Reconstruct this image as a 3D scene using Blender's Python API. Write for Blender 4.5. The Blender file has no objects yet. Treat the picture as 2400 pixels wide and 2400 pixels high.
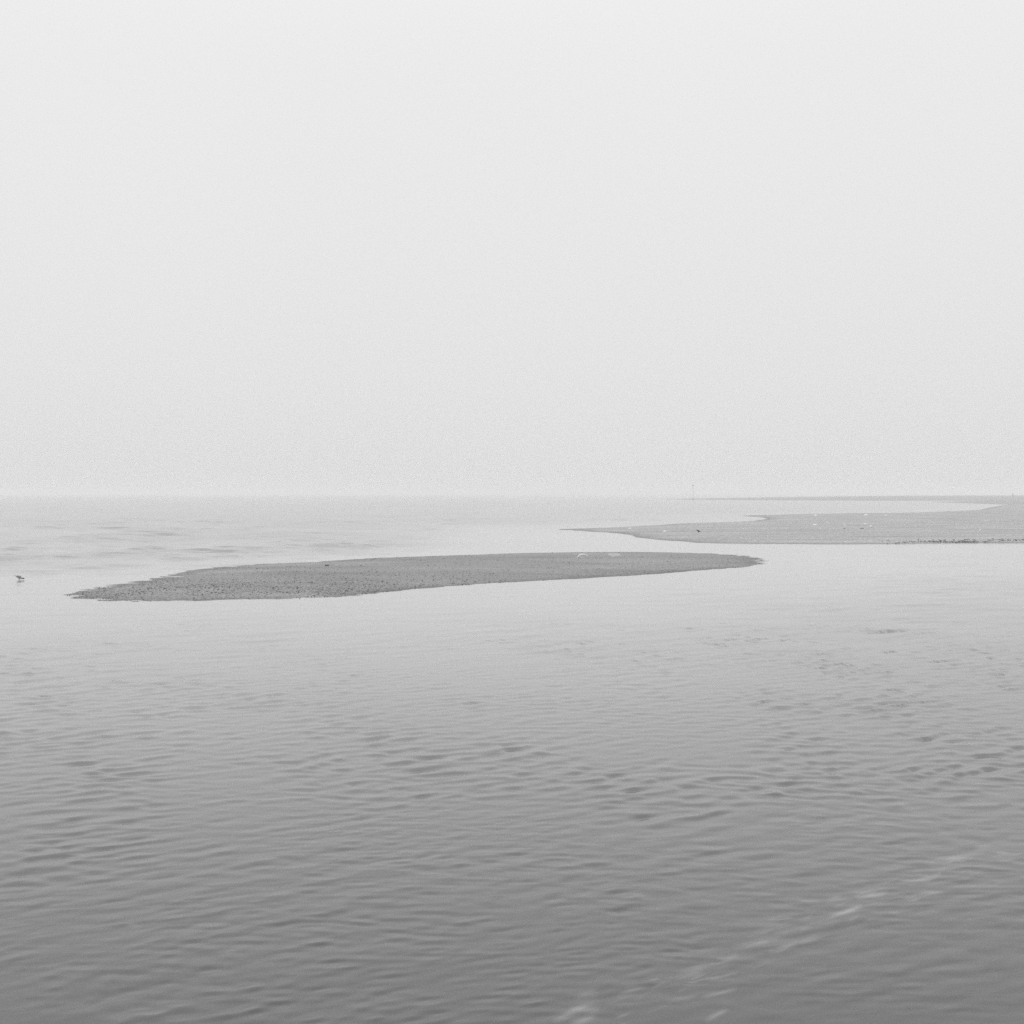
import bpy, bmesh, math, random
import numpy as np
from mathutils import Vector, Matrix

S = bpy.context.scene
COL = S.collection
# ------------------------------------------------------------------ camera
EYE = 3.0                 # eye height above the water, metres
F = 3429.0                # focal length in pixels of the 2400 px frame
HORIZON = 1156.5
cam_d = bpy.data.cameras.new('camera')
cam_d.sensor_width = 36.0
cam_d.lens = F / 2400 * 36.0
cam_d.clip_start = 0.1
cam_d.clip_end = 40000
cam = bpy.data.objects.new('camera', cam_d)
COL.objects.link(cam)
PITCH = math.atan((1200 - HORIZON) / F)
cam.location = (0, 0, EYE)
cam.rotation_euler = (math.radians(90) - PITCH, 0, 0)
S.camera = cam

# ------------------------------------------------------------------ light
SUN_EL, SUN_AZ = math.radians(66), math.radians(-40)    # high, ahead and to the left, behind thick cloud
w = bpy.data.worlds.new('World'); S.world = w; w.use_nodes = True
nt = w.node_tree; nt.nodes.clear()
def N(tree, kind, **kw):
    n = tree.nodes.new(kind)
    for k, v in kw.items():
        if k in n.inputs: n.inputs[k].default_value = v
        else: setattr(n, k, v)
    return n
sky = N(nt, 'ShaderNodeTexSky', sky_type='NISHITA', sun_disc=False)
sky.sun_elevation = SUN_EL; sky.sun_rotation = SUN_AZ
sky.air_density = 1.0; sky.dust_density = 6.0; sky.ozone_density = 1.0
bw = N(nt, 'ShaderNodeRGBToBW')
bg_clear = N(nt, 'ShaderNodeBackground', Strength=0.006)
nt.links.new(sky.outputs[0], bw.inputs[0]); nt.links.new(bw.outputs[0], bg_clear.inputs['Color'])
tc = N(nt, 'ShaderNodeTexCoord'); sep = N(nt, 'ShaderNodeSeparateXYZ')
nt.links.new(tc.outputs['Generated'], sep.inputs[0])
ramp = N(nt, 'ShaderNodeValToRGB')
cr = ramp.color_ramp; cr.interpolation = 'B_SPLINE'
def g(v): return (v, v, v, 1)
SKY_STOPS = [(0.0, .705), (0.04, .735), (0.08, .75), (0.16, .775), (0.24, .79), (0.34, .815), (0.6, .98), (1.0, 1.2)]
cr.elements[0].position, cr.elements[0].color = SKY_STOPS[0][0], g(SKY_STOPS[0][1])
cr.elements[1].position, cr.elements[1].color = SKY_STOPS[-1][0], g(SKY_STOPS[-1][1])
for p, v in SKY_STOPS[1:-1]:
    e = cr.elements.new(p); e.color = g(v)
nt.links.new(sep.outputs['Z'], ramp.inputs[0])
# a very soft unevenness of the cloud sheet
cn = N(nt, 'ShaderNodeTexNoise', Scale=1.6, Detail=2.0)
nt.links.new(tc.outputs['Generated'], cn.inputs['Vector'])
cm = N(nt, 'ShaderNodeMapRange'); cm.inputs['From Min'].default_value = .3; cm.inputs['From Max'].default_value = .7
cm.inputs['To Min'].default_value = .985; cm.inputs['To Max'].default_value = 1.015
nt.links.new(cn.outputs['Fac'], cm.inputs['Value'])
bg_cloud = N(nt, 'ShaderNodeBackground')
nt.links.new(ramp.outputs[0], bg_cloud.inputs['Color']); nt.links.new(cm.outputs[0], bg_cloud.inputs['Strength'])
add = N(nt, 'ShaderNodeAddShader'); out = N(nt, 'ShaderNodeOutputWorld')
nt.links.new(bg_clear.outputs[0], add.inputs[0]); nt.links.new(bg_cloud.outputs[0], add.inputs[1])
nt.links.new(add.outputs[0], out.inputs['Surface'])

sd = bpy.data.lights.new('sun', 'SUN'); sd.energy = 1.3; sd.angle = math.radians(35); sd.color = (1, 1, 1)
sun = bpy.data.objects.new('sun', sd); COL.objects.link(sun)
sun.location = (-30, 40, 60)
sv = Vector((math.sin(SUN_AZ) * math.cos(SUN_EL), math.cos(SUN_AZ) * math.cos(SUN_EL), math.sin(SUN_EL)))
sun.rotation_euler = sv.to_track_quat('Z', 'Y').to_euler()

S.view_settings.view_transform = 'Standard'; S.view_settings.look = 'None'
S.view_settings.exposure = 0.0; S.view_settings.gamma = 1.0
S.cycles.use_denoising = False
S.cycles.max_bounces = 6; S.cycles.transparent_max_bounces = 40; S.cycles.volume_bounces = 3
S.cycles.use_adaptive_sampling = True; S.cycles.adaptive_min_samples = 20; S.cycles.adaptive_threshold = 0.012

# ------------------------------------------------------------------ helpers
rng = np.random.default_rng(7); random.seed(7)

def unproject(px, py, z=0.0):
    """where a sight line of the survey meets the level z (numpy friendly)"""
    px = np.asarray(px, float); py = np.asarray(py, float)
    u = (px - 1200) / F; v = -(py - 1200) / F
    cp, sp = math.cos(PITCH), math.sin(PITCH)
    dx, dy, dz = u, cp + v * sp, -sp + v * cp
    t = (z - EYE) / dz
    return dx * t, dy * t

def tag(o, label=None, cat=None, group=None, kind=None):
    if label: o['label'] = label
    if cat: o['category'] = cat
    if group: o['group'] = group
    if kind: o['kind'] = kind
    return o

def link_mesh(name, verts, faces, mats, parent=None, smooth=True, fmat=None):
    me = bpy.data.meshes.new(name)
    me.from_pydata([tuple(v) for v in verts], [], [tuple(f) for f in faces])
    for m in (mats if isinstance(mats, (list, tuple)) else [mats]): me.materials.append(m)
    if smooth: me.polygons.foreach_set('use_smooth', [True] * len(me.polygons))
    if fmat is not None: me.polygons.foreach_set('material_index', list(fmat))
    me.update()
    o = bpy.data.objects.new(name, me); COL.objects.link(o)
    if parent: o.parent = parent
    return o

def fast_mesh(name, co, quads, mat, smooth=True):
    me = bpy.data.meshes.new(name)
    me.vertices.add(len(co)); me.vertices.foreach_set('co', np.asarray(co, np.float32).ravel())
    q = np.asarray(quads, np.int32)
    me.loops.add(q.size); me.loops.foreach_set('vertex_index', q.ravel())
    me.polygons.add(len(q)); me.polygons.foreach_set('loop_start', np.arange(0, q.size, q.shape[1], dtype=np.int32))
    me.polygons.foreach_set('use_smooth', np.full(len(q), smooth))
    me.materials.append(mat); me.update(calc_edges=True); me.validate()
    o = bpy.data.objects.new(name, me); COL.objects.link(o)
    return o

def vnoise(x, y, seed=0):
    """smooth value noise, 0..1"""
    xi = np.floor(x).astype(np.int64); yi = np.floor(y).astype(np.int64)
    fx = x - xi; fy = y - yi
    fx = fx * fx * (3 - 2 * fx); fy = fy * fy * (3 - 2 * fy)
    def h(a, b):
        n = (a * 374761393 + b * 668265263 + seed * 1442695041) & 0x7fffffff
        n = ((n ^ (n >> 13)) * 1274126177) & 0x7fffffff
        n = ((n ^ (n >> 16)) * 974711) & 0x7fffffff
        return (n % 100003) / 100003.0
    return (h(xi, yi) * (1 - fx) + h(xi + 1, yi) * fx) * (1 - fy) + (h(xi, yi + 1) * (1 - fx) + h(xi + 1, yi + 1) * fx) * fy

def fbm(x, y, octs=4, seed=0):
    s = 0; a = .5; t = 0
    for k in range(octs):
        s = s + a * vnoise(x * 2 ** k + 17.3 * k, y * 2 ** k - 9.1 * k, seed + k); t += a; a *= .5
    return s / t

def sstep(a, b, x):
    t = np.clip((x - a) / (b - a), 0, 1); return t * t * (3 - 2 * t)

def signed_distance(px, py, poly):
    """positive inside the polygon"""
    P = np.asarray(poly, float); n = len(P)
    best = np.full(px.shape, 1e18); inside = np.zeros(px.shape, bool)
    for i in range(n):
        ax, ay = P[i]; bx, by = P[(i + 1) % n]
        ex, ey = bx - ax, by - ay
        t = np.clip(((px - ax) * ex + (py - ay) * ey) / (ex * ex + ey * ey + 1e-12), 0, 1)
        d = (px - ax - t * ex) ** 2 + (py - ay - t * ey) ** 2
        best = np.minimum(best, d)
        c = ((ay > py) != (by > py)) & (px < (bx - ax) * (py - ay) / (by - ay + 1e-12) + ax)
        inside ^= c
    return np.sqrt(best) * np.where(inside, 1, -1)

# ------------------------------------------------------------------ shorelines (surveyed outlines on the water plane)
A_PX = [(149,1396.5),(174,1392),(205,1383),(230,1377),(270,1371),(311,1366),(366,1357),(435,1341),(528,1329),(600,1323),(680,1319),(765,1315),
        (880,1308),(970,1304.5),(1066,1301.5),(1200,1297),(1355,1294),(1492,1293.5),(1600,1295.5),(1666,1297.5),(1743,1303),(1778,1310),(1790,1317),
        (1775,1324),(1743,1329),(1666,1335),(1600,1340),(1511,1347),(1355,1356),(1200,1365),(1110,1370),(1050,1374),(942,1383.5),(870,1391),(799,1398),
        (740,1401),(670,1403),(600,1404),(497,1407),(373,1408.5),(264,1408),(217,1404),(180,1400)]
B_PX = [(1309,1240.3),(1417,1236.6),(1464,1234.6),(1542,1230.6),(1604,1226.3),(1681,1224.5),(1760,1221.5),(1790,1217.5),(1797,1214.5),(1775,1211.5),(1737,1209),(1765,1207.6),
        (1800,1207.2),(1878,1204.6),(1960,1203.5),(2048,1202.9),(2110,1201.8),(2173,1200.4),(2240,1197.6),(2297,1194.9),(2309,1191.8),(2350,1184.3),(2400,1180),
        (2500,1178),(2800,1178),(3000,1200),(3000,1268),(2700,1271),(2400,1272.5),(2235,1273),(2080,1275.5),(1955,1275.8),(1800,1274.8),(1700,1273.8),(1635,1272.3),(1580,1268),
        (1526,1263.5),(1506,1262),(1495,1259.5),(1464,1251.5),(1430,1248.5),(1386,1246.3),(1345,1243)]
C_PX = [(1545,1170.3),(1650,1171.3),(1750,1172.4),(1900,1173),(2050,1173.6),(2185,1173.6),(2270,1173.4),(2300,1173.6),(2290,1174.8),(2240,1175.6),(2175,1176.6),(2240,1178.6),
        (2300,1180.8),(2345,1182.5),(2400,1183.5),(2700,1184),(3000,1180),(3000,1163.5),(2400,1163.5),(2000,1165),(1750,1167),(1600,1169)]
def ground(pxs): 
    x, y = unproject([p[0] for p in pxs], [p[1] for p in pxs]); return np.stack([x, y], 1)
A_POLY, B_POLY, C_POLY = ground(A_PX), ground(B_PX), ground(C_PX)

# ------------------------------------------------------------------ materials
def new_mat(name):
    m = bpy.data.materials.new(name); m.use_nodes = True
    return m, m.node_tree, m.node_tree.nodes['Principled BSDF']
def flat(name, v, rough=.7, spec=.3):
    m, t, b = new_mat(name)
    n = N(t, 'ShaderNodeTexNoise', Scale=30.0, Detail=3.0); tcn = N(t, 'ShaderNodeTexCoord')
    t.links.new(tcn.outputs['Object'], n.inputs['Vector'])
    mr = N(t, 'ShaderNodeMapRange'); mr.inputs['To Min'].default_value = v * .8; mr.inputs['To Max'].default_value = v * 1.2
    t.links.new(n.outputs['Fac'], mr.inputs['Value'])
    t.links.new(mr.outputs[0], b.inputs['Base Color'])
    b.inputs['Roughness'].default_value = rough; b.inputs['Specular IOR Level'].default_value = spec
    return m
def math_n(t, op, a=None, b=None):
    n = N(t, 'ShaderNodeMath', operation=op)
    for i, v in enumerate((a, b)):
        if v is None: continue
        if isinstance(v, (int, float)): n.inputs[i].default_value = v
        else: t.links.new(v, n.inputs[i])
    return n.outputs[0]

def water_material():
    m, t, b = new_mat('estuary_water')
    tcn = N(t, 'ShaderNodeTexCoord')
    at = N(t, 'ShaderNodeAttribute'); at.attribute_name = 'chop'
    sh = N(t, 'ShaderNodeAttribute'); sh.attribute_name = 'shallow'
    def layer(lam, aspect, deg, amp, detail=2.0, dist=.4, off=0.0):
        mp = N(t, 'ShaderNodeMapping', vector_type='TEXTURE')
        mp.inputs['Rotation'].default_value = (0, 0, math.radians(deg))
        mp.inputs['Scale'].default_value = (lam * aspect, lam, lam)
        mp.inputs['Location'].default_value = (off, off * .7, 0)
        t.links.new(tcn.outputs['Object'], mp.inputs['Vector'])
        n = N(t, 'ShaderNodeTexNoise', Scale=1.0, Detail=detail, Roughness=.45, Distortion=dist)
        n.noise_dimensions = '2D'
        t.links.new(mp.outputs[0], n.inputs['Vector'])
        return math_n(t, 'MULTIPLY', n.outputs['Fac'], amp)
    hs = [layer(*a) for a in WAVES]
    h = hs[0]
    for k in hs[1:]: h = math_n(t, 'ADD', h, k)
    h = math_n(t, 'MULTIPLY', h, at.outputs['Fac'])
    bp = N(t, 'ShaderNodeBump', Strength=1.0, Distance=1.0)
    t.links.new(h, bp.inputs['Height']); t.links.new(bp.outputs[0], b.inputs['Normal'])
    # silty water: slightly paler where the bed is near; far out, brightness put into the colour
    mx = N(t, 'ShaderNodeMapRange'); mx.inputs['To Min'].default_value = BODY; mx.inputs['To Max'].default_value = BODY_SHALLOW_FAR
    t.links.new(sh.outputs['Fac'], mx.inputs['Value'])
    fo = N(t, 'ShaderNodeAttribute'); fo.attribute_name = 'foam'
    mp = N(t, 'ShaderNodeMapping', vector_type='TEXTURE'); mp.inputs['Rotation'].default_value = (0, 0, math.radians(42)); mp.inputs['Scale'].default_value = (.55, .09, 1)
    t.links.new(tcn.outputs['Object'], mp.inputs['Vector'])
    fn = N(t, 'ShaderNodeTexNoise', Scale=1.0, Detail=3.0, Roughness=.55); t.links.new(mp.outputs[0], fn.inputs['Vector'])
    fr = N(t, 'ShaderNodeMapRange'); fr.inputs['From Min'].default_value = .3; fr.inputs['From Max'].default_value = .65; t.links.new(fn.outputs['Fac'], fr.inputs['Value'])
    ff_ = math_n(t, 'MULTIPLY', fo.outputs['Fac'], fr.outputs[0]); ff_ = math_n(t, 'MULTIPLY', ff_, .28)
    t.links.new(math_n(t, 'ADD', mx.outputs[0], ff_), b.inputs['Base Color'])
    rr = N(t, 'ShaderNodeMapRange'); rr.inputs['To Min'].default_value = ROUGH[0]; rr.inputs['To Max'].default_value = ROUGH[1]
    t.links.new(at.outputs['Fac'], rr.inputs['Value']); t.links.new(rr.outputs[0], b.inputs['Roughness'])
    b.inputs['IOR'].default_value = 1.33
    return m
#        wavelength, aspect, angle, height, detail, distortion, offset
WAVES = [(.13, 1.9, 26, .0022, 2.0, .4, 3.1),
         (.30, 2.0, 45, .0040, 1.0, .4, 11.7)]
BODY, BODY_SHALLOW_FAR = .07, .30
ROUGH = (.09, .18)

def sand_material(name, lo, hi, grain, dots, ripple=.004):
    m, t, b = new_mat(name)
    tcn = N(t, 'ShaderNodeTexCoord')
    def noise(scale, detail, vec=(1, 1, 1), rough=.6):
        mp = N(t, 'ShaderNodeMapping'); mp.inputs['Scale'].default_value = vec
        t.links.new(tcn.outputs['Object'], mp.inputs['Vector'])
        n = N(t, 'ShaderNodeTexNoise', Scale=scale, Detail=detail, Roughness=rough)
        t.links.new(mp.outputs[0], n.inputs['Vector']); return n.outputs['Fac']
    fine = noise(grain, 3.0, (1, 1, 1), .8)
    broad = noise(.22, 4.0, (.5, 1, 1))
    mr = N(t, 'ShaderNodeMapRange'); mr.inputs['From Min'].default_value = .3; mr.inputs['From Max'].default_value = .7
    mr.inputs['To Min'].default_value = lo; mr.inputs['To Max'].default_value = hi
    t.links.new(broad, mr.inputs['Value'])
    mf = N(t, 'ShaderNodeMapRange'); mf.inputs['From Min'].default_value = .3; mf.inputs['From Max'].default_value = .7
    mf.inputs['To Min'].default_value = 1 - dots; mf.inputs['To Max'].default_value = 1 + dots
    t.links.new(fine, mf.inputs['Value'])
    c = math_n(t, 'MULTIPLY', mr.outputs[0], mf.outputs[0])
    wt = N(t, 'ShaderNodeAttribute'); wt.attribute_name = 'wet'
    wm = N(t, 'ShaderNodeMapRange'); wm.inputs['To Min'].default_value = 1.0; wm.inputs['To Max'].default_value = .64
    t.links.new(wt.outputs['Fac'], wm.inputs['Value'])
    c = math_n(t, 'MULTIPLY', c, wm.outputs[0])
    t.links.new(c, b.inputs['Base Color'])
    b.inputs['Roughness'].default_value = .85; b.inputs['Specular IOR Level'].default_value = .25
    h = math_n(t, 'ADD', math_n(t, 'MULTIPLY', noise(5.0, 3.0, (.5, 1, 1)), ripple * 4), math_n(t, 'MULTIPLY', fine, ripple))
    bp = N(t, 'ShaderNodeBump', Strength=1.0, Distance=1.0)
    t.links.new(h, bp.inputs['Height']); t.links.new(bp.outputs[0], b.inputs['Normal'])
    return m

# ------------------------------------------------------------------ sandbanks
def set_attr(o, name, vals):
    a = o.data.attributes.new(name, 'FLOAT', 'POINT'); a.data.foreach_set('value', np.asarray(vals, np.float32))

def bank(name, X, Y, sdist, Z, wet, mat, margin):
    r, c = X.shape
    keep = sdist > -margin
    idx = np.arange(r * c).reshape(r, c)
    q = np.stack([idx[:-1, :-1], idx[:-1, 1:], idx[1:, 1:], idx[1:, :-1]], -1).reshape(-1, 4)
    kk = keep.ravel()
    q = q[kk[q].all(1)]
    used = np.unique(q); remap = np.full(r * c, -1); remap[used] = np.arange(len(used))
    q = remap[q]
    co = np.stack([X.ravel(), Y.ravel(), Z.ravel()], 1)[used]
    # orientation up
    v = co[q[0]]; nrm = np.cross(v[1] - v[0], v[2] - v[1])
    if nrm[2] < 0: q = q[:, ::-1]
    o = fast_mesh(name, co, q, mat)
    set_attr(o, 'wet', wet.ravel()[used])
    return o

def height_a(x, y, s=None):
    if s is None: s = signed_distance(x, y, A_POLY)
    base = np.where(s > 0, .16 * (1 - np.exp(-s / 5.0)), s * .05)
    # ragged ends: low ribs of sand that just break the surface
    tipl = sstep(-6.0, -11.5, x) ; tipr = sstep(8.2, 10.6, x)
    lownear = sstep(47.0, 43.5, y) * sstep(-2, -6, x)
    rag = .006 + .020 * np.maximum(np.maximum(tipl, tipr), 1.0 * lownear)
    n = fbm(x * 1.4, y * 3.6, 4, 3) - .5
    n2 = fbm(x * 2.4, y * 7.0, 3, 9) - .5
    near_edge = np.exp(-np.abs(s) / 1.5)
    z = base + rag * near_edge * 2.2 * (n + .7 * n2)
    z = z + .012 * (fbm(x * .6, y * .6, 3, 5) - .5) * sstep(0, 2, s) + .006 * (fbm(x * 5, y * 5, 2, 15) - .5)
    return z

sand_near = sand_material('damp_speckled_sand', .165, .265, 18.0, .95, .008)
sand_far = sand_material('pale_dry_sand', .25, .37, 6.0, .60, .016)
sand_shore = sand_material('far_shore_sand', .24, .30, 1.0, .15, .02)

X, Y = np.meshgrid(np.arange(-16, 14.5, .07), np.arange(39.5, 80, .10))
s = signed_distance(X, Y, A_POLY)
Z = height_a(X, Y, s)
wet = sstep(.035, .0, Z) * .8
a_bank = bank('sandbank', X, Y, s, Z, wet, sand_near, 3.0)
tag(a_bank, 'long low island of damp dark speckled sand in the middle of the water', kind='structure')

def height_b(x, y, s=None):
    if s is None: s = signed_distance(x, y, B_POLY)
    rise = sstep(330, 520, y) * 1.1
    base = np.where(s > 0, .13 * (1 - np.exp(-s / 3.0)) + rise * (1 - np.exp(-s / 40.0)), s * .05)
    scarp = .10 * sstep(25, 45, x) * sstep(100, 92, y) * sstep(.2, 1.0, s)
    n = fbm(x * .5, y * .35, 4, 23) - .5
    z = base + scarp + .03 * n * np.exp(-np.abs(s) / 3.0) + .03 * (fbm(x * .25, y * .12, 4, 29) - .5) * sstep(0, 3, s)
    return z
PX, RR = np.meshgrid(np.arange(1280, 3100, 3.0), 84 * np.exp(np.arange(0, math.log(620 / 84), .0065)))
X = (PX - 1200) / F * RR; Y = RR
s = signed_distance(X, Y, B_POLY)
Z = height_b(X, Y, s)
wet = sstep(.07, .0, Z)
b_bank = bank('sand_spit', X, Y, s, Z, wet, sand_far, 4.0)
tag(b_bank, 'broad pale sand spit reaching in from the right', kind='structure')

PX, RR = np.meshgrid(np.arange(1520, 3100, 4.0), 380 * np.exp(np.arange(0, math.log(2200 / 380), .009)))
X = (PX - 1200) / F * RR; Y = RR
s = signed_distance(X, Y, C_POLY)
hi = .55 + .9 * sstep(60, 300, X)
Z = np.where(s > 0, hi * (1 - np.exp(-s / 25.0)), s * .03) + .25 * (fbm(X * .03, Y * .01, 4, 41) - .5) * sstep(2, 30, s)
c_bank = bank('far_shore', X, Y, s, Z, np.zeros_like(Z), sand_shore, 15.0)
tag(c_bank, 'faint low shore fading into haze along the horizon', kind='structure')

# ------------------------------------------------------------------ water
ang = np.concatenate([np.radians(np.arange(62, 68, .3)), np.radians(np.arange(68, 112, .09)), np.radians(np.arange(112, 118, .3)), np.radians(np.arange(118, 422, 3.0))])
def rows(r0, r1, k):                          # row spacing grows with the square of the distance
    return 1 / np.linspace(1 / r0, 1 / r1, int(k * (1 / r0 - 1 / r1)), endpoint=False)
rad = np.concatenate([.6 * np.exp(np.arange(0, math.log(7.0 / .6), .04)), rows(7.0, 45, 6500), rows(45, 240, 16000), 240 * np.exp(np.arange(0, math.log(8000 / 240), .03))])
AA, RR = np.meshgrid(ang, rad)
X = RR * np.cos(AA); Y = RR * np.sin(AA)
r_, c_ = X.shape
idx = np.arange(r_ * c_).reshape(r_, c_); nxt = np.roll(idx, -1, axis=1)
q = np.stack([idx[:-1], idx[1:], nxt[1:], nxt[:-1]], -1).reshape(-1, 4)
# close the middle with a small inner cap of quads
co = np.stack([X.ravel(), Y.ravel(), np.zeros(r_ * c_)], 1)
co = np.vstack([co, [[0, 0, 0]]]); ctr = len(co) - 1
n0 = idx[0]
if c_ % 2 == 0: pass
cap = [[n0[i], n0[(i + 1) % c_], n0[(i + 2) % c_], ctr] for i in range(0, c_ - 1, 2)]
if c_ % 2: cap[-1] = [n0[c_ - 2], n0[c_ - 1], n0[0], ctr] if False else cap[-1]
q = np.vstack([q, np.array(cap)])
v = co[q[0]]
if np.cross(v[1] - v[0], v[2] - v[1])[2] < 0: q[:-len(cap)] = q[:-len(cap), ::-1]
x, y = co[:, 0], co[:, 1]
def chop_at(x, y):
    sa = -signed_distance(x, y, A_POLY); sb = -signed_distance(x, y, B_POLY)
    d_shore = np.minimum(sa, sb)
    lee = sstep(0.0, 9.0, sa) * sstep(0, 14, sb)
    open_front = sstep(46, 27, y + .2 * x)            # nearer water, and the right, ruffled
    open_right = sstep(2, 12, x) * sstep(60, 35, y)
    open_back = sstep(-2, -10, x - .0 * y) * sstep(46, 60, y) + .5 * sstep(100, 150, y)
    c = .16 + .84 * np.clip(open_front + .8 * open_right + 1.0 * open_back, 0, 1)
    patch = fbm(x * .11, y * .06, 3, 61)
    patch2 = fbm(x * .35 + y * .2, y * .25, 3, 77)
    c = c * (.35 + .65 * lee) * (.62 + .6 * sstep(.3, .7, patch)) * (.72 + .5 * sstep(.3, .7, patch2))
    c = np.minimum(c, 1.25) 
    return sa, sb, d_shore, patch, open_back, lee, c
sa, sb, d_shore, patch, open_back, lee, c = chop_at(x, y)
# the wavelets are real relief: a short-crested random sea, a fan of small plane waves
def sea_field(x, y, lam0, lam1, n, spread, heading, seed, slope):
    R = np.random.default_rng(seed); h = np.zeros_like(x)
    for k in range(n):
        lam = lam0 * (lam1 / lam0) ** R.random(); th = math.radians(heading + R.normal(0, spread))
        kk = 2 * math.pi / lam
        h += (slope / kk) * math.sqrt(2 / n) * np.sin(kk * (x * math.cos(th) + y * math.sin(th)) + R.uniform(0, 6.28))
    return h
def envelope(x, y, sx, sy, seed, lo):
    return lo + (1 - lo) * sstep(.38, .66, fbm(x / sx + y * .12 / sx, y / sy, 3, seed))
def sea_height(x, y, chop):
    dist = np.hypot(x, y)
    wx = x + .5 * (fbm(x * .5, y * .5, 2, 131) - .5); wy = y + .5 * (fbm(x * .5, y * .5, 2, 132) - .5)
    def run(wx, wy):
        h = np.zeros_like(x)
        near = dist < 60
        a_, b_ = wx[near], wy[near]; d_ = dist[near]
        hn = sea_field(a_, b_, .22, .52, 90, 38, 120, 1, .080) * envelope(a_, b_, 1.1, 1.9, 201, .38) * (1 - sstep(30, 46, d_)) * (.36 + .9 * sstep(9, 18, d_))
        hn += sea_field(a_, b_, .11, .26, 90, 32, 118, 5, .056) * envelope(a_, b_, .9, 1.6, 205, .3) * (1 - sstep(11, 19, d_))
        hn += sea_field(a_, b_, .20, .42, 60, 45, 118, 6, .045) * envelope(a_, b_, 1.1, 1.5, 206, .35) * sstep(10, 14, d_) * (1 - sstep(26, 36, d_)) * 1.3
        hn += sea_field(a_, b_, .6, 1.5, 50, 24, 126, 2, .013 + .04 * sstep(20, 32, d_)) * envelope(a_, b_, 3.5, 5.0, 202, .35)
        h[near] = hn
        far = (dist >= 24) & (dist < 260)
        a_, b_ = wx[far], wy[far]; d_ = dist[far]
        hf_ = sea_field(a_, b_, 1.1, 2.6, 70, 34, 126, 13, .080) * envelope(a_, b_, 3, 5, 203, .6) * sstep(24, 50, d_) * (1 - sstep(70, 120, d_))
        hf_ += sea_field(a_, b_, 2.2, 5.6, 80, 34, 126, 14, .056) * envelope(a_, b_, 3, 8, 207, .6) * sstep(46, 64, d_) * (1 - sstep(150, 250, d_))
        h[far] += hf_
        return h
    h = run(wx, wy)                          # lean the wavelets: short steep faces, long flat backs
    lean = 4.0 * chop
    h = run(wx + lean * h * math.cos(math.radians(124)), wy + lean * h * math.sin(math.radians(124)))
    return h * chop
co[:, 2] += sea_height(x, y, c)
shallow = np.maximum((1 - sstep(4, 37, np.minimum(sa, sb * .8))) * (.9 + .2 * patch), .8 * sstep(55, 80, np.hypot(x, y)))  # last term pales the far water colour to brighten distant sea and haze
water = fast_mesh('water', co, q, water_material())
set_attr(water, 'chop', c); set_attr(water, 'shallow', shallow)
tag(water, 'calm grey estuary water softly rippled', kind='structure')

# thin foam drifting in a slanting line on the near water
WISPS = [ # x0,y0 -> x1,y1 , thickness px, strength   (in survey pixels)
 (2287,1997,2400,2003,10,.45),(2170,2015,2285,2008,14,.45),(2235,2075,2330,2070,10,.35),(2115,2060,2185,2056,9,.5),(2150,2098,2215,2094,10,.4),
 (2000,2100,2085,2088,16,.65),(1935,2108,1975,2098,12,.3),(1940,2150,2025,2122,18,.6),(1760,2192,1868,2157,16,.5),(1870,2211,1922,2195,10,.6),
 (1800,2235,1880,2206,14,.4),(1715,2222,1805,2206,14,.45),(1690,2260,1735,2240,16,.35),(1580,2293,1665,2271,14,.6),(1560,2342,1640,2330,10,.3),
 (1640,2338,1730,2320,10,.45),(1435,2352,1510,2336,16,.3),(1330,2362,1412,2360,22,.5),(1290,2392,1360,2368,22,.4),(1330,2398,1400,2378,22,.35),
 (1345,2344,1405,2330,26,.25),(1650,2395,1712,2366,14,.35),(1940,2130,2060,2070,12,.12),(1700,2240,1940,2150,14,.12),(2060,2085,2280,2020,12,.1),
 (1900,2290,2000,2285,12,.1),(290,2166,335,2172,12,.28)]
RW = random.Random(12)
TRAIL = [(1380,2385),(1500,2330),(1640,2285),(1760,2215),(1870,2180),(1960,2130),(2080,2085),(2220,2040),(2390,2002)]
for k in range(110):                         # the fine broken threads between them
    u = RW.random() * (len(TRAIL) - 1); i = int(u); f_ = u - i
    cx = TRAIL[i][0] * (1 - f_) + TRAIL[i + 1][0] * f_ + RW.gauss(0, 45); cy = TRAIL[i][1] * (1 - f_) + TRAIL[i + 1][1] * f_ + RW.gauss(0, 26)
    L = RW.uniform(20, 75); sl = RW.gauss(-.28, .14)
    WISPS.append((cx - L / 2, cy - L / 2 * sl, cx + L / 2, cy + L / 2 * sl, RW.uniform(3, 7), RW.uniform(.08, .34)))
cp_, sp_ = math.cos(PITCH), math.sin(PITCH)
zc = y * cp_ + EYE * sp_; vc = y * sp_ - EYE * cp_
nearf = (y > 6) & (y < 22) & (x > -6) & (x < 8)
PXv = 1200 + F * x[nearf] / zc[nearf]; PYv = 1200 - F * vc[nearf] / zc[nearf]
wob = (fbm(x[nearf] * 3, y[nearf] * 3, 2, 301) - .5) * 16
fm = np.zeros(PXv.shape)
for (x0, y0, x1, y1, th, st) in WISPS:
    L2 = (x1 - x0) ** 2 + (y1 - y0) ** 2
    t_ = ((PXv - x0) * (x1 - x0) + (PYv - y0) * (y1 - y0)) / L2
    dd = ((PYv + wob - y0) * (x1 - x0) - (PXv - x0) * (y1 - y0)) / math.sqrt(L2)
    prof = np.exp(-(dd / (th * .42)) ** 2) * np.clip(1 - (2 * np.clip(t_, -.5, 1.5) - 1) ** 2, 0, 1)
    fm = 1 - (1 - fm) * (1 - st * prof)
foam_v = np.zeros(len(co)); foam_v[nearf] = fm
set_attr(water, 'foam', foam_v)

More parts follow.
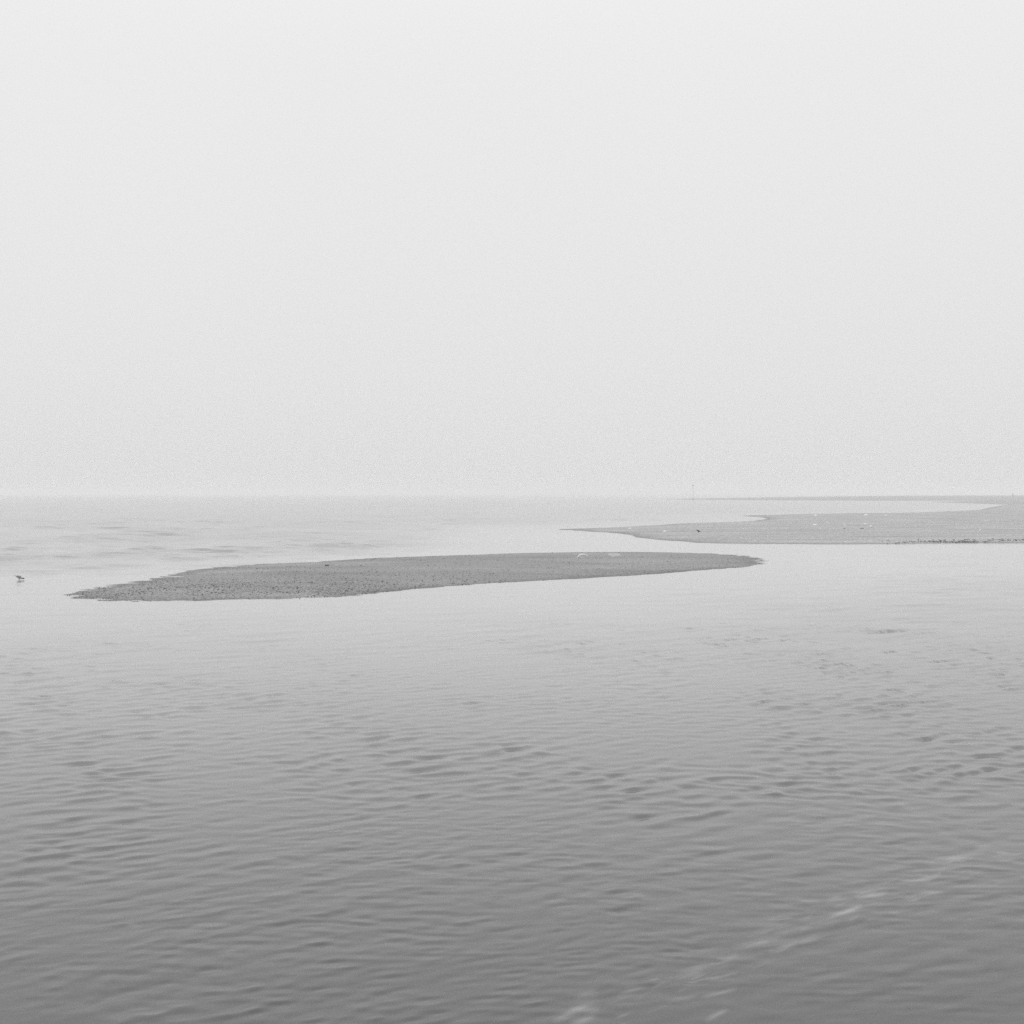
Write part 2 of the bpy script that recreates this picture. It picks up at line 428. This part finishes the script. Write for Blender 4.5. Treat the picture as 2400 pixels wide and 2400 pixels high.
# ------------------------------------------------------------------ small loose stones and casts on the near bank
def lumps(name, pts, mat, label, seed):
    """pts: (x, y, z, size, squash) joined into one mesh of small irregular lumps"""
    bm0 = bmesh.new(); bmesh.ops.create_icosphere(bm0, subdivisions=1, radius=1.0)
    bv = np.array([v.co[:] for v in bm0.verts]); bf = np.array([[v.index for v in f.verts] for f in bm0.faces]); bm0.free()
    R = np.random.default_rng(seed); P = np.array(pts, float); n = len(P)
    a = R.uniform(0, 6.28, n)[:, None]; ca, sa_ = np.cos(a), np.sin(a)
    sc = np.stack([R.uniform(.8, 1.5, n), R.uniform(.6, 1.0, n), P[:, 4]], 1)
    j = bv[None] * sc[:, None] * (1 + .25 * (R.random((n, len(bv), 1)) - .5)) * P[:, 3][:, None, None]
    p = np.stack([j[..., 0] * ca - j[..., 1] * sa_ + P[:, 0:1], j[..., 0] * sa_ + j[..., 1] * ca + P[:, 1:2], j[..., 2] + P[:, 2:3]], -1)
    vs = [p.reshape(-1, 3)]; fs = [(bf[None] + (np.arange(n) * len(bv))[:, None, None]).reshape(-1, 3)]
    o = fast_mesh(name, np.vstack(vs), np.vstack(fs), mat)
    tag(o, label, kind='stuff'); return o
dark_stone = flat('wet_dark_pebble', .07, .6); 
M = 60000
px = rng.uniform(150, 1790, M); py = rng.uniform(1295, 1412, M)
gx, gy = unproject(px, py)
sdv = signed_distance(gx, gy, A_POLY)
dens = .22 + .78 * np.exp(-((gy - 44) / 6.0) ** 2) * np.where(px < 1100, 1, .45)
dens = dens * np.where(sdv < 0, .25, 1) * (.25 + .75 * sstep(.35, .6, fbm(gx * .9, gy * .6, 3, 91)))
zz = height_a(gx, gy, sdv)
ok = (sdv > -1.1) & (zz > -.018) & (rng.random(M) < dens)
gx, gy, zz = gx[ok][:14000], gy[ok][:14000], zz[ok][:14000]
szs = np.minimum(.034, .005 + rng.exponential(.006, len(gx)))
lumps('pebbles', np.stack([gx, gy, zz, szs, np.full(len(gx), .7)], 1), dark_stone, 'dark pebbles and worm casts scattered over the near sandbank', 5)

M = 12000                                    # pale shells and stones over the spit
px = rng.uniform(1440, 2500, M); py = rng.uniform(1203, 1273, M)
gx, gy = unproject(px, py)
sdv = signed_distance(gx, gy, B_POLY)
ok = (sdv > .5) & (rng.random(M) < np.exp(-((py - 1229) / 7.0) ** 2) + .25)
gx, gy, sdv = gx[ok][:1800], gy[ok][:1800], sdv[ok][:1800]
zz = height_b(gx, gy, sdv)
lumps('shells', np.stack([gx, gy, zz, rng.uniform(.02, .07, len(gx)), np.full(len(gx), .5)], 1), flat('bleached_shell', .62, .6), 'bleached shells strewn in a band along the pale spit', 15)

weed_mat = flat('dark_seaweed', .06, .55, .4)
pts = []
for k in range(1250):                        # the tide wrack along the spit's near edge
    px = random.uniform(1640, 2500)
    dens = .0 + 1.0 * min(1, max(0, (px - 2050) / 150)) * (1 if px < 2330 else .55)
    if random.random() > dens: continue
    py0 = np.interp(px, [1640, 1800, 1955, 2080, 2235, 2400, 2500], [1272.5, 1274.8, 1275.8, 1275.5, 1273, 1272.5, 1272.2])
    row = random.choice([1.2, 1.8, 1.8, 2.8, 3.6, 5.0])
    row += .8 * math.sin(px / 37.0) + random.gauss(0, .25)
    if vnoise(np.array([px / 14.0]), np.array([row * .9]), 4)[0] < .42: continue
    gx, gy = unproject(px, py0 - max(.6, row))
    z = float(height_b(np.array([gx]), np.array([gy]))[0])
    pts.append((float(gx), float(gy), max(z, 0) + .01, random.uniform(.02, .075), .4))
lumps('seaweed', pts, weed_mat, 'dark line of stranded seaweed along the near edge of the spit', 25)

# ------------------------------------------------------------------ single pieces of flotsam
white_m = flat('bleached_wood', .85, .7); pale_m = flat('pale_foam_board', .8, .8); dark_m = flat('dark_wood', .045, .7)
def tube(path, radii, nseg=10, cap=True, flatten=None):
    """ring-lofted tapered tube; returns verts, faces"""
    vs, fs = [], []
    P = [Vector(p) for p in path]
    for i, p in enumerate(P):
        t = (P[min(i + 1, len(P) - 1)] - P[max(i - 1, 0)]).normalized()
        up = Vector((0, 0, 1)) if abs(t.z) < .95 else Vector((1, 0, 0))
        s_ = t.cross(up).normalized(); u_ = s_.cross(t).normalized()
        r = radii[i]; ra, rb = r if isinstance(r, (tuple, list)) else (r, r)
        for k in range(nseg):
            a = 2 * math.pi * k / nseg
            vs.append(p + s_ * (ra * math.cos(a)) + u_ * (rb * math.sin(a)))
    for i in range(len(P) - 1):
        for k in range(nseg):
            a0 = i * nseg + k; a1 = i * nseg + (k + 1) % nseg
            fs.append((a0, a1, a1 + nseg, a0 + nseg))
    if cap:
        fs.append(tuple(reversed(range(nseg)))); fs.append(tuple(range((len(P) - 1) * nseg, len(P) * nseg)))
    return vs, fs
class Build:
    def __init__(self): self.v, self.f, self.m = [], [], []
    def add(self, vf, mi=0):
        b = len(self.v); self.v += [tuple(p) for p in vf[0]]; self.f += [tuple(i + b for i in f) for f in vf[1]]
        self.m += ([mi] * len(vf[1]) if isinstance(mi, int) else list(mi)); return self
    def link(self, name, mats, parent=None): return link_mesh(name, self.v, self.f, mats, parent, True, self.m)

def place(o, px, py, hfun, dz=0.0):
    gx, gy = unproject(px, py)
    for _ in range(6):                       # meet the sand, not the water plane
        z = float(hfun(np.array([gx]), np.array([gy]))[0]); gx, gy = unproject(px, py, z)
    o.location = (float(gx), float(gy), z + dz)

# arched bleached branch with a short spur
B = Build()
B.add(tube([(-.26,0,-.02),(-.22,.01,.05),(-.16,.0,.12),(-.08,0,.165),(.02,.01,.175),(.12,.0,.16),(.20,.01,.12),(.25,0,.08)], [.016,.03,.036,.034,.026,.02,.016,.008]))
B.add(tube([(-.14,-.01,.06),(-.08,-.03,.045),(-.01,-.03,.04),(.05,-.04,.025)], [.012,.018,.016,.006]))
B.add(tube([(-.2,.0,.06),(-.14,-.01,.06)], [.012,.012]))
o = B.link('driftwood', [white_m]); place(o, 1366, 1308.5, height_a)
tag(o, 'bleached arched branch lying near the far edge of the near sandbank', 'driftwood')

# wedge shaped pale board
def slab(pts2, y0, y1):
    n = len(pts2); vs = [(x_, y0, z_) for x_, z_ in pts2] + [(x_, y1, z_) for x_, z_ in pts2]
    fs = [tuple(range(n)), tuple(reversed(range(n, 2 * n)))] + [(i, i + n, (i + 1) % n + n, (i + 1) % n) for i in range(n)]
    return vs, fs
B = Build(); B.add(slab([(-.27,.135),(-.2,.07),(-.12,.0),(-.06,-.01),(.06,.02),(.19,.04),(.26,.13),(.1,.14),(-.1,.142)], -.03, .22))
o = B.link('polystyrene_block', [pale_m]); o.scale = (1.1, .5, 1.0); place(o, 1440, 1305.5, height_a); o.data.polygons.foreach_set('use_smooth', [False]*len(o.data.polygons))
tag(o, 'pale flat-topped wedge of washed-up foam on the near sandbank', 'flotsam')

def stone(px, py, hfun, size, mat, name, label, cat, group=None, sq=.6, seed=1, stretch=1.0, rot=0.0, parent=None):
    bm = bmesh.new(); bmesh.ops.create_icosphere(bm, subdivisions=3, radius=1.0)
    for v in bm.verts:
        c0 = v.co.copy()
        f_ = 1 + .35 * (float(fbm(np.array([c0.x * 1.4 + seed]), np.array([c0.y * 1.4 + c0.z * 1.9]), 3, seed)[0]) - .5)
        v.co = Vector((c0.x * stretch, c0.y, c0.z * sq)) * f_ * size
    me = bpy.data.meshes.new(name); bm.to_mesh(me); bm.free(); me.materials.append(mat)
    me.polygons.foreach_set('use_smooth', [True] * len(me.polygons))
    o = bpy.data.objects.new(name, me); COL.objects.link(o); o.rotation_euler.z = rot
    place(o, px, py, hfun, size * sq * .35); tag(o, label, cat, group); return o
stone(766, 1326, height_a, .055, dark_m, 'stone', 'small black stone near the far edge of the near sandbank', 'stone', sq=.7, stretch=1.6, seed=3)
stone(2020, 1239, height_b, .10, dark_m, 'stone', 'flat black stone on the spit beside the pale boulder', 'stone', sq=.45, stretch=1.5, seed=5)
stone(1979, 1239, height_b, .07, dark_m, 'stone', 'tiny black stone on the spit left of the flat black one', 'stone', sq=.5, stretch=1.2, seed=6)
stone(2041, 1236, height_b, .16, flat('pale_boulder', .6, .8), 'stone', 'largest pale stone on the spit', 'stone', sq=.75, seed=8)
# pale sticks
def stick(px, py, hfun, L, lean, label, th=.035):
    B = Build(); c_, s_ = math.cos(lean), math.sin(lean)
    path = [(-L/2*c_, 0, -L/2*s_), (-L/6*c_, .02, -L/6*s_+.02), (L/5*c_, 0, L/5*s_+.01), (L/2*c_, .01, L/2*s_)]
    mz = min(p[2] for p in path); path = [(a, b_, z_ - mz + th*.6) for a, b_, z_ in path]
    B.add(tube(path, [th*.6, th, th*.9, th*.4]))
    B.add(tube([path[1], (path[1][0]+.05, -.05, path[1][2]+.07)], [th*.5, th*.25]))
    o = B.link('driftwood', [white_m]); place(o, px, py, hfun); tag(o, label, 'driftwood'); return o
stick(1941, 1227.5, height_b, .42, -.38, 'pale stick sloping down to the right, on the middle of the spit')
stick(2314, 1223, height_b, .52, -.25, 'pale stick farthest right and farthest back on the spit', .04)
stick(2297, 1246.5, height_b, .22, .9, 'short pale stick poking up at a slant from the right of the spit', .04)
for i, (px, py, sz, lab) in enumerate([(1476,1239.5,.12,'pale stone nearest the pointed tip of the spit'),(1558,1246,.11,'pale stone left of the black bird, on the spit'),
        (1910,1231,.13,'pale stone just left of the sloping stick on the spit'),(2028,1229,.12,'pale stone just behind the largest pale one on the spit'),
        (1980,1231.5,.09,'small pale stone just right of the sloping stick on the spit'),(1911,1208.5,.18,'pale stone at the back edge of the spit, leftmost of three'),(2030,1208,.2,'pale stone at the back edge of the spit, middle one of three'),
        (2076,1209,.15,'pale stone at the back edge of the spit, rightmost of three')]):
    stone(px, py, height_b, sz, white_m, 'stone', lab, 'stone', sq=.5, stretch=1.3, seed=20 + i)

# ------------------------------------------------------------------ birds
def loft(rings, n=14):
    """rings: (x, z, half_width_y, half_height_z) along x"""
    vs, fs = [], []
    for (x_, z_, wy, hz) in rings:
        for k in range(n):
            a = 2 * math.pi * k / n; vs.append((x_, wy * math.cos(a), z_ + hz * math.sin(a)))
    for i in range(len(rings) - 1):
        for k in range(n):
            a0 = i * n + k; a1 = i * n + (k + 1) % n; fs.append((a0, a1, a1 + n, a0 + n))
    fs.append(tuple(reversed(range(n)))); fs.append(tuple(range((len(rings) - 1) * n, len(rings) * n)))
    return vs, fs
m_white = flat('white_plumage', .75, .8); m_grey = flat('grey_plumage', .28, .8); m_dark = flat('dark_plumage', .025, .7); m_leg = flat('bird_leg', .06, .6)

# gull, facing +x, stooping: tail up, head down to the water
rings = [(-.165,.150,.012,.004),(-.13,.142,.022,.010),(-.09,.128,.036,.026),(-.05,.112,.047,.040),(0,.096,.052,.046),(.045,.083,.047,.041),(.08,.073,.035,.031),
         (.105,.066,.024,.023),(.13,.064,.021,.021),(.15,.066,.023,.023),(.17,.064,.021,.021),(.185,.058,.012,.012),(.2,.052,.006,.006),(.222,.043,.002,.002)]
vs, fs = loft(rings)
mi = []
for f in fs:
    cx = sum(vs[i][0] for i in f) / len(f); cz = sum(vs[i][2] for i in f) / len(f)
    if cx > .18: mi.append(3)
    elif cx > .125: mi.append(2)
    elif cx < -.06: mi.append(0)
    else:
        zc = np.interp(cx, [r_[0] for r_ in rings], [r_[1] for r_ in rings]); mi.append(1 if cz > zc - .012 else 0)
B = Build(); B.add((vs, fs), mi)
for sy in (-1, 1):
    # folded wing lying along the flank, primaries crossing over the tail
    B.add(tube([(.06,sy*.040,.098),(.02,sy*.052,.116),(-.04,sy*.050,.130),(-.10,sy*.032,.148),(-.15,sy*.016,.168),(-.185,sy*.006,.184)],
               [(.008,.018),(.012,.034),(.011,.030),(.008,.018),(.006,.009),(.002,.003)]), [1]*10*3 + [0]*10 + [2]*10 + [1, 2])
    B.add(tube([(.0,sy*.02,.07),(.004,sy*.022,.045),(-.004,sy*.022,.02),(0,sy*.022,-.03)], [.011,.006,.005,.005], 8), 3)
gull = B.link('gull', [m_white, m_grey, m_dark, m_leg])
gx, gy = unproject(45, 1358.5); gull.location = (float(gx), float(gy), -.02); gull.rotation_euler.z = math.radians(-8)
tag(gull, 'grey and white gull with a dark head, wading in shallow water at the far left', 'bird')

# black bird on the spit, facing left (-x), head raised
rings = [(-.19,.168,.002,.002),(-.165,.172,.006,.006),(-.145,.178,.015,.015),(-.125,.180,.024,.024),(-.10,.174,.026,.026),(-.08,.160,.028,.030),(-.055,.140,.040,.042),(-.02,.122,.056,.054),
         (.03,.112,.060,.056),(.07,.104,.048,.044),(.10,.096,.034,.028),(.13,.086,.026,.013),(.165,.076,.024,.007),(.185,.070,.018,.003)]
B = Build(); B.add(loft(rings), 0)
for sy in (-1, 1):
    B.add(tube([(-.05,sy*.042,.138),(0,sy*.058,.13),(.06,sy*.05,.116),(.12,sy*.026,.094),(.17,sy*.008,.082)], [(.008,.02),(.012,.036),(.011,.03),(.007,.014),(.003,.005)]), 0)
    B.add(tube([(.01,sy*.022,.075),(.004,sy*.024,.045),(.016,sy*.024,.02),(.01,sy*.024,0),(-.02,sy*.024,-.002)], [.014,.007,.005,.005,.004], 8), 1)
crow = B.link('crow', [m_dark, m_leg])
place(crow, 1636.5, 1249.0, height_b, .003); crow.rotation_euler.z = math.radians(6); crow.scale = (.95, .95, 1.15)
tag(crow, 'small black bird standing on the pale spit, facing left', 'bird')

# ------------------------------------------------------------------ far away: channel beacon and walker
mast = bpy.data.objects.new('beacon', None); COL.objects.link(mast)
gx, gy = unproject(1624.5, 1171.0); mast.location = (float(gx), float(gy), 0)
tag(mast, 'thin sea beacon with a pointed topmark far out above the low shore', 'beacon')
steel = flat('weathered_steel', .07, .6)
Build().add(tube([(0,0,-.8),(0,0,2),(0,0,4.5),(0,0,7.0)], [.045,.042,.04,.035])).link('pole', [steel], mast)
Build().add(tube([(0,0,6.55),(0,0,6.6),(0,0,7.5)], [.36,.36,.03], 16)).link('topmark', [steel], mast)
Build().add(tube([(0,0,-.6),(0,0,.35),(0,0,.5)], [.28,.28,.1], 14)).link('collar', [steel], mast)

cloth = flat('dark_clothing', .03, .9); skin_m = flat('skin', .3, .6)
def figure():
    me = bpy.data.meshes.new('person')
    J = {'pel':(0,0,.95),'sp':(0,0,1.15),'ch':(0,0,1.36),'nk':(0,-.01,1.5),'hd':(0,-.02,1.62),'tp':(0,-.02,1.72),
         'hl':(-.1,0,.9),'kl':(-.11,-.12,.5),'al':(-.11,-.05,.08),'tl':(-.12,-.2,.04),'hr':(.1,0,.9),'kr':(.11,.02,.5),'ar':(.11,.2,.1),'tr':(.12,.07,.04),
         'sl':(-.19,0,1.4),'el':(-.25,.08,1.12),'wl':(-.25,.02,.88),'sr':(.19,0,1.4),'er':(.25,-.08,1.12),'wr':(.25,-.16,.9)}
    E = [('pel','sp'),('sp','ch'),('ch','nk'),('nk','hd'),('hd','tp'),('pel','hl'),('hl','kl'),('kl','al'),('al','tl'),('pel','hr'),('hr','kr'),('kr','ar'),('ar','tr'),
         ('ch','sl'),('sl','el'),('el','wl'),('ch','sr'),('sr','er'),('er','wr')]
    Rd = dict(pel=.15,sp=.15,ch=.17,nk=.06,hd=.10,tp=.07,hl=.11,kl=.075,al=.05,tl=.04,hr=.11,kr=.075,ar=.05,tr=.04,sl=.075,el=.055,wl=.04,sr=.075,er=.055,wr=.04)
    ks = list(J); me.from_pydata([J[k] for k in ks], [(ks.index(a), ks.index(b_)) for a, b_ in E], [])
    o = bpy.data.objects.new('person', me); COL.objects.link(o)
    o.modifiers.new('skin', 'SKIN'); o.modifiers.new('sub', 'SUBSURF').levels = 1
    for i, k in enumerate(ks):
        me.skin_vertices[0].data[i].radius = (Rd[k], Rd[k]); me.skin_vertices[0].data[i].use_root = (k == 'pel')
    dg = bpy.context.evaluated_depsgraph_get(); m2 = bpy.data.meshes.new_from_object(o.evaluated_get(dg))
    bpy.data.objects.remove(o)
    m2.materials.clear(); m2.materials.append(cloth); m2.materials.append(skin_m)
    for p in m2.polygons:
        p.use_smooth = True; c_ = p.center; p.material_index = 1 if (c_.z > 1.5 and c_.y < 0) or (c_.z < .93 and abs(c_.x) > .2) else 0
    o = bpy.data.objects.new('person', m2); COL.objects.link(o); return o
walker = figure()
gx, gy = unproject(2374, 1168.0, .0)
wy_ = 760.0; wx_ = (2374 - 1200) / F * wy_
s = signed_distance(np.array([wx_]), np.array([wy_]), C_POLY)
hi_ = .55 + .9 * float(sstep(60, 300, np.array([wx_]))[0])
wz = hi_ * (1 - math.exp(-max(float(s[0]), 0) / 25.0)) + .25 * (float(fbm(np.array([wx_ * .03]), np.array([wy_ * .01]), 4, 41)[0]) - .5)
walker.location = (wx_, wy_, wz - .02); walker.rotation_euler.z = math.radians(40)
tag(walker, 'lone walker in dark clothes far off on the hazy shore at the right', 'person')

# ------------------------------------------------------------------ haze
HZ = 8300.0
hv = [(x_, y_, z_) for z_ in (-2.5, 9.0) for y_ in (-HZ, HZ) for x_ in (-HZ, HZ)]
hf = [(0, 2, 3, 1), (4, 5, 7, 6), (0, 1, 5, 4), (2, 6, 7, 3), (0, 4, 6, 2), (1, 3, 7, 5)]
hm = bpy.data.materials.new('sea_haze'); hm.use_nodes = True; t = hm.node_tree; t.nodes.clear()
pv = N(t, 'ShaderNodeVolumePrincipled'); pv.inputs['Color'].default_value = (.995, .995, .995, 1); pv.inputs['Density'].default_value = 1 / 1150.0; pv.inputs['Anisotropy'].default_value = 0.35
ov = N(t, 'ShaderNodeOutputMaterial'); t.links.new(pv.outputs[0], ov.inputs['Volume'])
hz = link_mesh('haze', hv, hf, hm, smooth=False)
tag(hz, 'thin pale sea haze over the water', kind='stuff')
